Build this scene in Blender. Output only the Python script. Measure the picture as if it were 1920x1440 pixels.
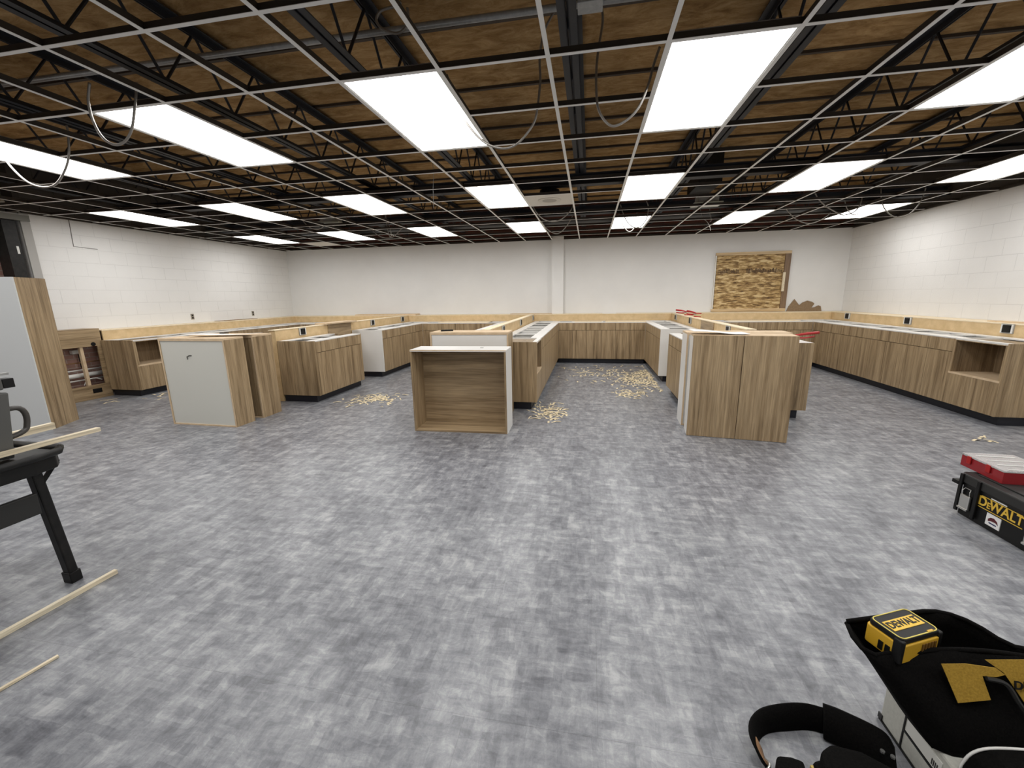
import bpy, bmesh, math, random
from mathutils import Vector, Matrix
random.seed(7)
PI = math.pi
SC = bpy.context.scene
COL = SC.collection
for o in list(bpy.data.objects):
    bpy.data.objects.remove(o)

# ------------------------------------------------------------------ camera
cd = bpy.data.cameras.new('camera'); cam = bpy.data.objects.new('camera', cd); COL.objects.link(cam)
yaw, pitch, roll = math.radians(10.665), math.radians(-12.032), math.radians(-0.962)
cy, sy, cp, sp = math.cos(yaw), math.sin(yaw), math.cos(pitch), math.sin(pitch)
fw = Vector((-sy*cp, cy*cp, sp)); rt = Vector((cy, sy, 0)); up = rt.cross(fw)
cr, sr = math.cos(roll), math.sin(roll)
r2 = rt*cr + up*sr; u2 = up*cr - rt*sr
M = Matrix((r2, u2, -fw)).transposed().to_4x4()
M.translation = Vector((0.8547, -2.4847, 1.435))
cam.matrix_world = M
cd.sensor_width = 36; cd.lens = 768.942/1920*36; cd.clip_start = .02; cd.clip_end = 100
SC.camera = cam
# ------------------------------------------------------------------ world + exposure
w = bpy.data.worlds.new('world'); SC.world = w; w.use_nodes = True
w.node_tree.nodes['Background'].inputs[0].default_value = (.6, .62, .65, 1)
w.node_tree.nodes['Background'].inputs[1].default_value = .05
SC.view_settings.view_transform = 'Standard'; SC.view_settings.look = 'None'
SC.view_settings.gamma = 1; SC.view_settings.use_curve_mapping = False
SC.view_settings.exposure = 0.0
LAMP = 9.0            # radiance of the lit ceiling panels

# ------------------------------------------------------------------ materials
def mat(name, col=(.8,.8,.8), rough=.5, metal=0, spec=.5):
    m = bpy.data.materials.new(name); m.use_nodes = True
    b = m.node_tree.nodes['Principled BSDF']
    b.inputs['Base Color'].default_value = (*col, 1); b.inputs['Roughness'].default_value = rough
    b.inputs['Metallic'].default_value = metal; b.inputs['Specular IOR Level'].default_value = spec
    return m
class NT:
    def __init__(s, m): s.t = m.node_tree; s.n = s.t.nodes; s.b = s.n['Principled BSDF']
    def add(s, typ, **kw):
        n = s.n.new(typ)
        for k, v in kw.items(): setattr(n, k, v)
        return n
    def link(s, a, b): s.t.links.new(a, b)
    def coords(s, scale=(1,1,1), kind='Object', rnd=False):
        c = s.add('ShaderNodeTexCoord'); mp = s.add('ShaderNodeMapping'); mp.inputs['Scale'].default_value = scale
        s.link(c.outputs[kind], mp.inputs['Vector'])
        if rnd:
            oi = s.add('ShaderNodeObjectInfo'); ml = s.add('ShaderNodeMath', operation='MULTIPLY'); ml.inputs[1].default_value = 37.0
            s.link(oi.outputs['Random'], ml.inputs[0]); s.link(ml.outputs[0], mp.inputs['Location'])
        return mp.outputs['Vector']
    def noise(s, vec, scale=5, detail=3, rough=.5, dist=0):
        n = s.add('ShaderNodeTexNoise'); n.inputs['Scale'].default_value = scale; n.inputs['Detail'].default_value = detail
        n.inputs['Roughness'].default_value = rough; n.inputs['Distortion'].default_value = dist
        s.link(vec, n.inputs['Vector']); return n.outputs['Fac']
    def ramp(s, fac, stops):
        r = s.add('ShaderNodeValToRGB'); e = r.color_ramp.elements
        while len(e) < len(stops): e.new(.5)
        for k, (p, c) in enumerate(stops): e[k].position = p; e[k].color = (*c, 1)
        s.link(fac, r.inputs['Fac']); return r.outputs['Color']
    def mix(s, a, b, fac, mode='MIX'):
        m = s.add('ShaderNodeMix', data_type='RGBA', blend_type=mode)
        if isinstance(fac, (int, float)): m.inputs['Factor'].default_value = fac
        else: s.link(fac, m.inputs['Factor'])
        for sock, v in ((m.inputs[6], a), (m.inputs[7], b)):
            if isinstance(v, tuple): sock.default_value = (*v, 1)
            else: s.link(v, sock)
        return m.outputs[2]
    def bump(s, h, strength=.2, dist=.01):
        b = s.add('ShaderNodeBump'); b.inputs['Strength'].default_value = strength; b.inputs['Distance'].default_value = dist
        s.link(h, b.inputs['Height']); s.link(b.outputs['Normal'], s.b.inputs['Normal'])
    def base(s, c): s.link(c, s.b.inputs['Base Color'])

def wood(name, axis, dark=(.140,.096,.052), light=(.45,.335,.200), mid=(.305,.217,.122)):
    m = mat(name, rough=.42, spec=.35); t = NT(m)
    sc = {'z': (19,19,.7), 'x': (.7,19,19), 'y': (19,.7,19)}[axis]
    sf = {'z': (110,110,3.5), 'x': (3.5,110,110), 'y': (110,3.5,110)}[axis]
    n1 = t.noise(t.coords(sc, rnd=True), 1.0, 5, .62, .35)
    n2 = t.noise(t.coords(sf, rnd=True), 1.0, 2, .5)
    c1 = t.ramp(n1, [(.28, dark), (.42, mid), (.60, light), (.76, mid)])
    c2 = t.ramp(n2, [(.35, (.74,.73,.72)), (.6, (1.10,1.09,1.08))])
    t.base(t.mix(c1, c2, .8, 'MULTIPLY')); return m
WOOD = wood('laminate_vertical', 'z'); WOODX = wood('laminate_horizontal', 'x')
WOODY = wood('laminate_horizontal_y', 'y')
WHITE = mat('white_melamine', (.80,.79,.76), .35)
GREYW = mat('light_grey_melamine', (.68,.68,.62), .4)
def speck(name, a, b, scale=60, rough=.7, bump=0):
    m = mat(name, rough=rough); t = NT(m); n = t.noise(t.coords(), scale, 4, .6); t.base(t.ramp(n, [(.3, a), (.7, b)]))
    if bump: t.bump(n, bump, .004)
    return m
MDF = speck('mdf_yellow', (.60,.43,.22), (.74,.55,.31), 9)
MDFE = speck('mdf_edge_pale', (.76,.62,.42), (.86,.74,.54), 14)
PLY = speck('raw_board', (.60,.44,.27), (.72,.56,.38), 12)
LUMBER = wood('pine_lumber', 'x', (.45,.31,.16), (.72,.56,.34), (.58,.42,.23))
LUMBERY = wood('pine_lumber_y', 'y', (.62,.52,.36), (.82,.74,.56), (.74,.64,.46))
LUMBERZ = wood('pine_lumber_z', 'z', (.16,.10,.06), (.26,.17,.10), (.20,.13,.08))
BLACKV = mat('black_vinyl', (.008,.009,.016), .4)
BLACK = mat('black_plastic', (.006,.006,.006), .45, 0, .3)
BLACKM = speck('black_metal', (.006,.006,.006), (.018,.017,.016), 20, .5)
BLACKM.node_tree.nodes['Principled BSDF'].inputs['Specular IOR Level'].default_value = .3
DGREY = mat('dark_grey_plastic', (.026,.026,.025), .5, 0, .35)
FABRIC = speck('black_fabric', (.0015,.0015,.0015), (.006,.0055,.005), 200, .95, .3)
FABRIC.node_tree.nodes['Principled BSDF'].inputs['Specular IOR Level'].default_value = .12
YELLOW = mat('yellow_plastic', (.72,.42,.03), .4)
YFAB = speck('yellow_fabric', (.36,.21,.02), (.52,.32,.04), 180, .85, .3)
LETTER = mat('yellow_letter', (.80,.52,.06), .5)
STEELJ = mat('joist_paint', (.016,.018,.024), .55)
GALV = speck('galvanised', (.30,.30,.29), (.42,.42,.40), 30, .4)
TEEW = mat('tee_face_white', (.84,.83,.79), .45)
TEES = mat('tee_web_dark', (.035,.027,.020), .6)
CHROME = mat('bare_steel', (.62,.62,.60), .3, .9)
PLASTW = mat('white_plastic', (.80,.80,.77), .4)
RED = mat('red_plastic', (.42,.012,.012), .4)
LEATHER = speck('tan_leather', (.22,.11,.05), (.36,.20,.10), 40, .7)
KRAFT = speck('brown_board', (.23,.155,.085), (.30,.21,.125), 30, .8)
GREYCASE = speck('grey_case', (.42,.42,.38), (.50,.50,.45), 90, .55)
PAPER = mat('paper', (.86,.86,.85), .7)
TILE = speck('acoustic_tile', (.66,.63,.57), (.82,.79,.73), 120, .9)

def paint(name, col, joints):
    m = mat(name, rough=.55, spec=.3); t = NT(m)
    n = t.noise(t.coords(), 2.2, 4, .6); n2 = t.noise(t.coords(), 90, 3, .6)
    c = t.ramp(n, [(.3, tuple(v*.96 for v in col)), (.7, col)])
    if joints:
        br = t.add('ShaderNodeTexBrick'); br.offset = .5; br.inputs['Scale'].default_value = 1
        br.inputs['Brick Width'].default_value = .4064; br.inputs['Row Height'].default_value = .2055
        br.inputs['Mortar Size'].default_value = .0042; br.inputs['Mortar Smooth'].default_value = .5
        br.inputs['Color1'].default_value = (1,1,1,1); br.inputs['Color2'].default_value = (1,1,1,1); br.inputs['Mortar'].default_value = (0,0,0,1)
        tc = t.add('ShaderNodeTexCoord'); sp_ = t.add('ShaderNodeSeparateXYZ'); cb = t.add('ShaderNodeCombineXYZ')
        t.link(tc.outputs['Object'], sp_.inputs[0]); t.link(sp_.outputs['Y'], cb.inputs['X']); t.link(sp_.outputs['Z'], cb.inputs['Y'])
        t.link(cb.outputs[0], br.inputs['Vector'])
        # joints are filled and thinned unevenly by the paint
        big = t.noise(t.coords((.5,.5,2)), 1.3, 3, .6); rr = t.ramp(big, [(.38, (.35,.35,.35)), (.62, (1,1,1))])
        fac = t.add('ShaderNodeMath', operation='SUBTRACT'); fac.inputs[0].default_value = 1; t.link(br.outputs['Color'], fac.inputs[1])
        f2 = t.add('ShaderNodeMath', operation='MULTIPLY'); t.link(fac.outputs[0], f2.inputs[0]); t.link(rr, f2.inputs[1])
        f3 = t.add('ShaderNodeMath', operation='MULTIPLY'); t.link(f2.outputs[0], f3.inputs[0]); f3.inputs[1].default_value = .30
        c = t.mix(c, tuple(v*.42 for v in col), f3.outputs[0])
        h = t.add('ShaderNodeMath', operation='MULTIPLY_ADD'); t.link(br.outputs['Color'], h.inputs[0]); h.inputs[1].default_value = .8
        t.link(n2, h.inputs[2]); t.bump(h.outputs[0], .35, .006)
    else: t.bump(n2, .06, .003)
    t.base(c); return m
PAINT = paint('white_block_paint', (.82,.815,.80), True)
PAINTS = paint('white_smooth_paint', (.82,.815,.80), False)

def brick(name, c1, c2, mortar, xaxis='X', bw=.2, rh=.068):
    m = mat(name, rough=.85); t = NT(m)
    br = t.add('ShaderNodeTexBrick'); br.inputs['Scale'].default_value = 1; br.inputs['Brick Width'].default_value = bw
    br.inputs['Row Height'].default_value = rh; br.inputs['Mortar Size'].default_value = .006
    br.inputs['Color1'].default_value = (*c1,1); br.inputs['Color2'].default_value = (*c2,1); br.inputs['Mortar'].default_value = (*mortar,1)
    tc = t.add('ShaderNodeTexCoord'); sp_ = t.add('ShaderNodeSeparateXYZ'); cb = t.add('ShaderNodeCombineXYZ')
    t.link(tc.outputs['Object'], sp_.inputs[0]); t.link(sp_.outputs[xaxis], cb.inputs['X']); t.link(sp_.outputs['Z'], cb.inputs['Y'])
    t.link(cb.outputs[0], br.inputs['Vector']); t.base(br.outputs['Color']); t.bump(br.outputs['Fac'], .3, -.006); return m
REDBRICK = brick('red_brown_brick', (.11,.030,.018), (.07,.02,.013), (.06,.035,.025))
PINKBRICK = brick('dusty_brick', (.48,.29,.24), (.40,.23,.19), (.50,.40,.35), 'Y')
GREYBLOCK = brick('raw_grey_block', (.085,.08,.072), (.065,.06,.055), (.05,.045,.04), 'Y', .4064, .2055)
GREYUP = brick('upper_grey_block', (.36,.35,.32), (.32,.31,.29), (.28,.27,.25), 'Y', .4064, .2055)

def floor_mat():
    m = mat('grey_mottled_floor', rough=.34, spec=.55); t = NT(m)
    wob = t.add('ShaderNodeTexNoise'); wob.inputs['Scale'].default_value = 9; wob.inputs['Detail'].default_value = 2
    tc = t.add('ShaderNodeTexCoord'); t.link(tc.outputs['Object'], wob.inputs['Vector'])
    vm = t.add('ShaderNodeVectorMath', operation='SCALE'); t.link(wob.outputs['Color'], vm.inputs[0]); vm.inputs['Scale'].default_value = .035
    va = t.add('ShaderNodeVectorMath', operation='ADD'); t.link(tc.outputs['Object'], va.inputs[0]); t.link(vm.outputs[0], va.inputs[1])
    def cells(rot, bw, rh, ofs):
        mp = t.add('ShaderNodeMapping'); mp.inputs['Rotation'].default_value = (0,0,rot); mp.inputs['Location'].default_value = ofs
        t.link(va.outputs[0], mp.inputs['Vector'])
        br = t.add('ShaderNodeTexBrick'); br.offset = .37; br.inputs['Scale'].default_value = 1; br.inputs['Brick Width'].default_value = bw
        br.inputs['Row Height'].default_value = rh; br.inputs['Mortar Size'].default_value = 0
        br.inputs['Color1'].default_value = (0,0,0,1); br.inputs['Color2'].default_value = (1,1,1,1)
        t.link(mp.outputs[0], br.inputs['Vector']); return br.outputs['Color']
    a = cells(0, .085, .034, (0,0,0)); b = cells(PI/2, .095, .037, (.03,.01,0)); c = cells(0, .17, .075, (.4,.2,0)); d = cells(PI/2, .19, .07, (.1,.7,0))
    ab = t.mix(a, b, .5); cdm = t.mix(c, d, .5); abc = t.mix(ab, cdm, .45)
    n1 = t.noise(t.coords((7,26,1)), 1, 5, .7, .5); n2 = t.noise(t.coords((26,7,1)), 1, 5, .7, .5); n3 = t.noise(t.coords(), 1.1, 4, .6)
    n4 = t.noise(t.coords((1,1,1)), 11, 7, .8, .6)
    nn = t.mix(n1, n2, .5); allm = t.mix(abc, nn, .66); allm = t.mix(allm, n3, .20); allm = t.mix(allm, n4, .36)
    col = t.ramp(allm, [(.38, (.105,.109,.124)), (.465, (.186,.193,.213)), (.530, (.272,.281,.300)), (.615, (.430,.438,.448))])
    # faint sheet seams every 18 inches
    sb = t.add('ShaderNodeTexBrick'); sb.offset = .5; sb.inputs['Scale'].default_value = 1; sb.inputs['Brick Width'].default_value = .9144
    sb.inputs['Row Height'].default_value = .4572; sb.inputs['Mortar Size'].default_value = .0012; sb.inputs['Color1'].default_value = (1,1,1,1)
    sb.inputs['Color2'].default_value = (1,1,1,1); sb.inputs['Mortar'].default_value = (.72,.72,.72,1); t.link(tc.outputs['Object'], sb.inputs['Vector'])
    col = t.mix(col, sb.outputs['Color'], .8, 'MULTIPLY')
    t.base(col); t.bump(n4, .05, .002); return m
FLOOR = floor_mat()

def osb_mat():
    m = mat('strand_board', rough=.75); t = NT(m)
    wv = t.add('ShaderNodeTexVoronoi'); wv.feature = 'F1'; wv.inputs['Scale'].default_value = 1; wv.inputs['Randomness'].default_value = 1
    t.link(t.coords((8,1,46)), wv.inputs['Vector'])
    wv2 = t.add('ShaderNodeTexVoronoi'); wv2.inputs['Scale'].default_value = 1
    mp = t.add('ShaderNodeMapping'); mp.inputs['Rotation'].default_value = (0,.7,0); mp.inputs['Scale'].default_value = (9,1,42)
    tc = t.add('ShaderNodeTexCoord'); t.link(tc.outputs['Object'], mp.inputs['Vector']); t.link(mp.outputs[0], wv2.inputs['Vector'])
    mm = t.mix(wv.outputs['Color'], wv2.outputs['Color'], .5); n = t.noise(t.coords((8,1,30)), 1, 3, .6)
    sp_ = t.add('ShaderNodeSeparateColor'); t.link(mm, sp_.inputs[0]); f = t.add('ShaderNodeMath', operation='MULTIPLY_ADD')
    t.link(sp_.outputs[0], f.inputs[0]); f.inputs[1].default_value = .6; t.link(n, f.inputs[2]); 
    t.base(t.ramp(f.outputs[0], [(.48, (.10,.055,.020)), (.72, (.31,.19,.072)), (.92, (.54,.375,.165)), (1.0, (.70,.54,.29))])); return m
OSB = osb_mat()
def deck_mat():
    m = mat('wood_fibre_deck', rough=.95, spec=.1); t = NT(m)
    n = t.noise(t.coords((1,2.5,1)), 3.5, 8, .75, .6); n2 = t.noise(t.coords(), .7, 3, .5)
    c = t.ramp(n, [(.3, (.20,.115,.048)), (.48, (.37,.235,.105)), (.62, (.52,.36,.18)), (.8, (.68,.53,.32))])
    c2 = t.ramp(n2, [(.3, (.7,.68,.66)), (.7, (1.1,1.05,1.0))]); t.base(t.mix(c, c2, 1, 'MULTIPLY')); t.bump(n, .5, .01); return m
DECK = deck_mat()
LIT = mat('lit_diffuser', (.9,.9,.9), .6); b_ = LIT.node_tree.nodes['Principled BSDF']
b_.inputs['Emission Color'].default_value = (1,.985,.965,1); b_.inputs['Emission Strength'].default_value = LAMP
def clearmat(name, col, a):
    m = mat(name, col, .12); m.node_tree.nodes['Principled BSDF'].inputs['Transmission Weight'].default_value = a; return m
CLEAR = clearmat('clear_lid', (.95,.95,.95), .75); REDT = clearmat('red_translucent', (.55,.04,.05), .45)

# ------------------------------------------------------------------ mesh helpers
class MB:
    def __init__(s): s.bm = bmesh.new()
    def box(s, x0, x1, y0, y1, z0, z1):
        v = [s.bm.verts.new((x,y,z)) for x in (x0,x1) for y in (y0,y1) for z in (z0,z1)]
        for f in ((0,1,3,2),(4,6,7,5),(0,4,5,1),(2,3,7,6),(0,2,6,4),(1,5,7,3)): s.bm.faces.new([v[i] for i in f])
        return s
    def prism(s, pts, axis, a, b):
        def mk(p, t): return {'z': (p[0],p[1],t), 'y': (p[0],t,p[1]), 'x': (t,p[0],p[1])}[axis]
        A = [s.bm.verts.new(mk(p,a)) for p in pts]; B = [s.bm.verts.new(mk(p,b)) for p in pts]; n = len(pts)
        s.bm.faces.new(A[::-1]); s.bm.faces.new(B)
        for i in range(n): s.bm.faces.new((A[i],A[(i+1)%n],B[(i+1)%n],B[i]))
        return s
    def tube(s, pts, r, n=8, cap=True, closed=False):
        pts = [Vector(p) for p in pts]; rings = []; N = len(pts); prev = None
        for i, p in enumerate(pts):
            if closed: d = pts[(i+1)%N]-pts[i-1]
            else: d = pts[min(i+1,N-1)]-pts[max(i-1,0)]
            d.normalize()
            if prev is None: a = d.orthogonal().normalized()
            else:
                a = prev - d*prev.dot(d)
                a = a.normalized() if a.length > 1e-6 else d.orthogonal().normalized()
            prev = a; b = d.cross(a); rr = r[i] if isinstance(r, (list,tuple)) else r
            rings.append([s.bm.verts.new(p + (a*math.cos(2*PI*k/n) + b*math.sin(2*PI*k/n))*rr) for k in range(n)])
        for i in range(N if closed else N-1):
            A, B = rings[i], rings[(i+1)%N]
            for k in range(n): s.bm.faces.new((A[k],A[(k+1)%n],B[(k+1)%n],B[k]))
        if cap and not closed: s.bm.faces.new(rings[0][::-1]); s.bm.faces.new(rings[-1])
        return s
    def grid(s, rows):
        V = [[s.bm.verts.new(p) for p in r] for r in rows]
        for i in range(len(V)-1):
            for j in range(len(V[0])-1): s.bm.faces.new((V[i][j],V[i][j+1],V[i+1][j+1],V[i+1][j]))
        return s
    def obox(s, c, dx, dy, dz, ax):
        c = Vector(c); X, Y, Z = ax
        v = [s.bm.verts.new(c + X*i*dx/2 + Y*j*dy/2 + Z*k*dz/2) for i in (-1,1) for j in (-1,1) for k in (-1,1)]
        for f in ((0,1,3,2),(4,6,7,5),(0,4,5,1),(2,3,7,6),(0,2,6,4),(1,5,7,3)): s.bm.faces.new([v[i] for i in f])
        return s
    def bar(s, p, q, w, h=None, upv=(0,0,1)):
        p, q = Vector(p), Vector(q); X = (q-p); L = X.length; X.normalize(); U = Vector(upv)
        if abs(X.dot(U)) > .98: U = Vector((1,0,0))
        Y = U.cross(X).normalized(); Z = X.cross(Y)
        return s.obox((p+q)/2, L, w, h or w, (X,Y,Z))
    def build(s, name, m, parent=None, bevel=0, smooth=False, solid=0, sub=0):
        bmesh.ops.recalc_face_normals(s.bm, faces=s.bm.faces)
        me = bpy.data.meshes.new(name); s.bm.to_mesh(me); s.bm.free(); me.materials.append(m)
        if smooth:
            for p in me.polygons: p.use_smooth = True
        o = bpy.data.objects.new(name, me); COL.objects.link(o)
        if parent: o.parent = parent
        if sub: md = o.modifiers.new('sub', 'SUBSURF'); md.levels = md.render_levels = sub
        if solid: md = o.modifiers.new('solid', 'SOLIDIFY'); md.thickness = solid; md.offset = 0
        if bevel: md = o.modifiers.new('bevel', 'BEVEL'); md.width = bevel; md.segments = 2; md.limit_method = 'ANGLE'
        return o
def tag(o, label, cat, group=None, kind=None):
    o['label'] = label; o['category'] = cat
    if group: o['group'] = group
    if kind: o['kind'] = kind
    return o
def empty(name, loc=(0,0,0), rz=0):
    o = bpy.data.objects.new(name, None); COL.objects.link(o); o.location = loc; o.rotation_euler = (0,0,rz); o.empty_display_size = .1
    return o
def struct(o): o['kind'] = 'structure'; return o
def copy_tree(o, parent=None):
    c = o.copy(); COL.objects.link(c); c.parent = parent
    for ch in [x for x in bpy.data.objects if x.parent == o]: copy_tree(ch, c)
    return c
def text(name, body, size, m, parent, loc, rot, extrude=.0008, bold=.004, sx=1.0, align='CENTER'):
    cu = bpy.data.curves.new(name, 'FONT'); cu.body = body; cu.size = size; cu.extrude = extrude; cu.offset = bold*size
    cu.align_x = align; cu.align_y = 'CENTER'; cu.materials.append(m)
    o = bpy.data.objects.new(name, cu); COL.objects.link(o)
    if parent: o.parent = parent
    bpy.context.view_layer.update()
    me = bpy.data.meshes.new_from_object(o.evaluated_get(bpy.context.evaluated_depsgraph_get())); bpy.data.objects.remove(o)
    for v in me.vertices: v.co.x *= sx
    o = bpy.data.objects.new(name, me); COL.objects.link(o)
    if parent: o.parent = parent
    o.location = loc; o.rotation_euler = rot
    return o
def spline(pts, n=8):
    P = [Vector(p) for p in pts]; P = [P[0]*2-P[1]] + P + [P[-1]*2-P[-2]]; out = []
    for i in range(1, len(P)-2):
        for k in range(n):
            t = k/n; a, b, c, d = P[i-1:i+3]
            out.append(.5*((2*b) + (c-a)*t + (2*a-5*b+4*c-d)*t*t + (3*b-a-3*c+d)*t**3))
    out.append(P[-2]); return out

# ------------------------------------------------------------------ the room
G = .6096; ZC = 2.676; XL, XR, YF, YB = -6.88, 6.05, 7.35, -6.2; ZD = 3.45; HB = .876; HM = 1.03
struct(MB().box(-8.2, XR+.2, YB-.2, YF+.2, -.12, 0).build('floor', FLOOR))
o = struct(MB().box(-8.2, XR+.2, YB-.2, YF+.2, ZD, ZD+.12).build('ceiling', DECK)); 
m_ = MB()
y = -5.82
while y < YF: m_.box(-8.2, XR, y-.016, y+.016, ZD-.024, ZD); y += .97
m_.build('deck_rib', mat('rib_steel', (.06,.043,.030), .7), o)
struct(MB().box(XL, XR, YF, YF+.2, 0, ZC+.02).build('wall_far', PAINTS))
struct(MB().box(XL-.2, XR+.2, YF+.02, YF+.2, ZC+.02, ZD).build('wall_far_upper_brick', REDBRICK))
struct(MB().box(XR, XR+.2, YB, YF+.2, 0, ZC+.02).build('wall_right', PAINT))
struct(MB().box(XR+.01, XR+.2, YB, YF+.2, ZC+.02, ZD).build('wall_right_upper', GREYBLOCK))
struct(MB().box(XL-.2, XL, 2.17, YF+.2, 0, ZC+.02).build('wall_left', PAINT))
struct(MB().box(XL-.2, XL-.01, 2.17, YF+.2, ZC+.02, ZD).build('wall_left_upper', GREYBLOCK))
m_ = struct(MB().box(-7.4, -7.2, YB, 2.25, 0, 2.1).build('wall_left_brick', PINKBRICK))
struct(MB().box(-7.4, -7.2, YB, 2.25, 2.1, ZD).build('wall_left_recess_upper', GREYUP))
struct(MB().box(-8.2, XR+.2, YB-.2, YB, 0, ZD).build('wall_back', PAINTS))
struct(MB().box(.0, .26, YF-.13, YF, HM, ZC+.06).build('trim_1', PAINTS))
struct(MB().box(XL, XR, YF-.025, YF, ZC+.005, ZC+.045).build('trim_2', mat('wall_angle_dark', (.09,.07,.055), .6)))
struct(MB().box(XR-.03, XR, YB, YF, ZC-.004, ZC+.03).build('trim_3', TEES))
struct(MB().box(XL, XL+.03, 2.2, YF, ZC-.004, ZC+.03).build('trim_4', TEES))
# step crack filled in paint at the near end of the left wall
struct(MB().tube([(XL+.002,2.75,2.69),(XL+.002,2.735,2.29),(XL+.002,3.05,2.28)], .005, 6).build('trim_5', mat('crack_filler_grey', (.16,.15,.13), .8)))
struct(MB().box(XL-.002, XL+.022, 2.17, 2.27, 0, ZC).build('trim_6', mat('grey_edge', (.42,.41,.39), .6)))

# suspended grid
gr = empty('suspended_ceiling_grid', (0,0,ZC))
tag(gr, 'white suspended ceiling grid of empty two foot squares under the brown deck', 'ceiling grid')
def tee(pa, pb, ax):
    f = MB(); w_ = .012
    if ax == 'y': f.box(pa[0]-w_, pa[0]+w_, pa[1], pb[1], 0, .002)
    else: f.box(pa[0], pb[0], pa[1]-w_, pa[1]+w_, .0006, .0026)
    t_ = f.build('main_tee' if ax == 'y' else 'cross_tee', TEEW, gr)
    f = MB()
    if ax == 'y': f.box(pa[0]-.0025, pa[0]+.0025, pa[1], pb[1], .002, .040)
    else: f.box(pa[0], pb[0], pa[1]-.0025, pa[1]+.0025, .003, .036)
    f.build('tee_web', TEES, t_)
for i in range(-11, 10): tee((i*G, YB+.02), (i*G, YF-.02), 'y')
for j in range(-9, 13):
    lit = [i for i in (-10,-7,-4,-1,2,5,8)] if (j-1) % 4 == 0 else []
    segs = []; a = XL+.02
    for i in lit: segs.append((a, i*G)); a = (i+1)*G
    segs.append((a, XR-.02))
    for a, b in segs: tee((a, j*G), (b, j*G), 'x')

# lit panels
def panel():
    t_ = empty('light_panel')
    MB().box(.012, G-.012, .012, 2*G-.012, .006, .045).build('housing', mat('panel_back', (.30,.28,.27), .5), t_)
    f = MB(); a, b_, c_ = .004, G-.004, 2*G-.004
    f.box(a, b_, a, .020, .0, .006).box(a, b_, c_-.016, c_, .0, .006).box(a, .020, .020, c_-.016, .0, .006).box(b_-.016, b_, .020, c_-.016, .0, .006)
    f.build('frame', TEEW, t_)
    MB().grid([[(.020,.020,.004),(.020,2*G-.020,.004)],[(G-.020,.020,.004),(G-.020,2*G-.020,.004)]]).build('diffuser', LIT, t_)
    return t_
pp = panel(); first = True
cols = {-10: 'by the left wall', -7: 'second from the left wall', -4: 'third from the left wall', -1: 'left of the middle seam', 2: 'right of the middle seam', 5: 'second from the right wall', 8: 'by the right wall'}
rows = {0: 'nearest row in view', 4: 'middle row', 8: 'farthest row', -4: 'row over the camera'}
for j in rows:
    for i in cols:
        t_ = pp if first else copy_tree(pp); first = False
        t_.location = (i*G, j*G, ZC+.0028)
        tag(t_, 'lit ceiling panel %s, %s' % (cols[i], rows[j]), 'ceiling light', 'lit panels in the ceiling grid')
def tile(i, j, spk, label):
    t_ = empty('ceiling_tile', (i*G, j*G, ZC+.0028)); tag(t_, label, 'ceiling tile')
    MB().box(.006, G-.006, .006, G-.006, 0, .016).build('tile_board', TILE, t_)
    if spk:
        MB().tube([(G/2,G/2,-.006),(G/2,G/2,0)], .155, 32).build('speaker_ring', mat('speaker_white', (.66,.62,.55), .5), t_)
        MB().tube([(G/2,G/2,-.008),(G/2,G/2,-.005)], .095, 32).build('speaker_grille', mat('speaker_grille', (.42,.39,.34), .6), t_)
        MB().tube([(G/2,G/2,.016),(G/2,G/2,.12)], .13, 24).build('speaker_can', BLACKM, t_)
tile(0, 5, True, 'lone white ceiling tile with a round speaker, in the middle of the grid')
tile(-9, 10, False, 'lone plain white ceiling tile near the far left corner')

# steel joists above the grid
def joist():
    t_ = empty('bar_joist'); zb, zt = 2.93, ZD-.035
    f = MB(); f.box(-.052,-.006,YB,YF,zb,zb+.006).box(.006,.052,YB,YF,zb,zb+.006).box(-.012,-.006,YB,YF,zb,zb+.045).box(.006,.012,YB,YF,zb,zb+.045)
    f.build('bottom_chord', STEELJ, t_)
    f = MB(); f.box(-.058,-.006,YB,YF,zt-.006,zt).box(.006,.058,YB,YF,zt-.006,zt).box(-.012,-.006,YB,YF,zt-.05,zt).box(.006,.012,YB,YF,zt-.05,zt)
    f.build('top_chord', STEELJ, t_)
    pts = []; y = YB+.1; k = 0
    while y < YF-.1: pts.append((0, y, zb+.02 if k % 2 == 0 else zt-.02)); y += .29; k += 1
    f = MB()
    for a, b in zip(pts, pts[1:]): f.tube([a,b], .010, 6)
    f.build('web_rod', STEELJ, t_)
    return t_
jp = joist()
jl = ['first from the left wall','second from the left wall','third from the left wall','left of the first big panel','just left of the middle','running straight over the middle aisle','just right of the middle','second right of the middle','nearest the right wall']
for k, x in enumerate((-6.3,-4.9,-3.5,-2.1,-.7,.70,2.1,3.45,4.85)):
    t_ = jp if k == 0 else copy_tree(jp); t_.location = (x,0,0)
    tag(t_, 'dark open web steel roof joist, ' + jl[k], 'roof joist', 'steel joists under the roof deck')
def ibeam(y, z0, h, w_, label, x0=XL, x1=XR, m=STEELJ):
    t_ = empty('steel_beam'); tag(t_, label, 'steel beam')
    MB().box(x0,x1,y-w_/2,y+w_/2,z0,z0+.012).build('bottom_flange', m, t_)
    MB().box(x0,x1,y-w_/2,y+w_/2,z0+h-.012,z0+h).build('top_flange', m, t_)
    MB().box(x0,x1,y-.005,y+.005,z0+.012,z0+h-.012).build('beam_web', m, t_)
ibeam(3.20, 2.80, .13, .13, 'dark steel cross beam over the speaker tile side of the room')
ibeam(5.15, 2.80, .13, .15, 'dark steel cross beam between second and farthest rows of lights')
def pipe(name, pts, r, m, label, cat='pipe'):
    return tag(MB().tube(pts, r, 10).build(name, m, smooth=True), label, cat)
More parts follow.
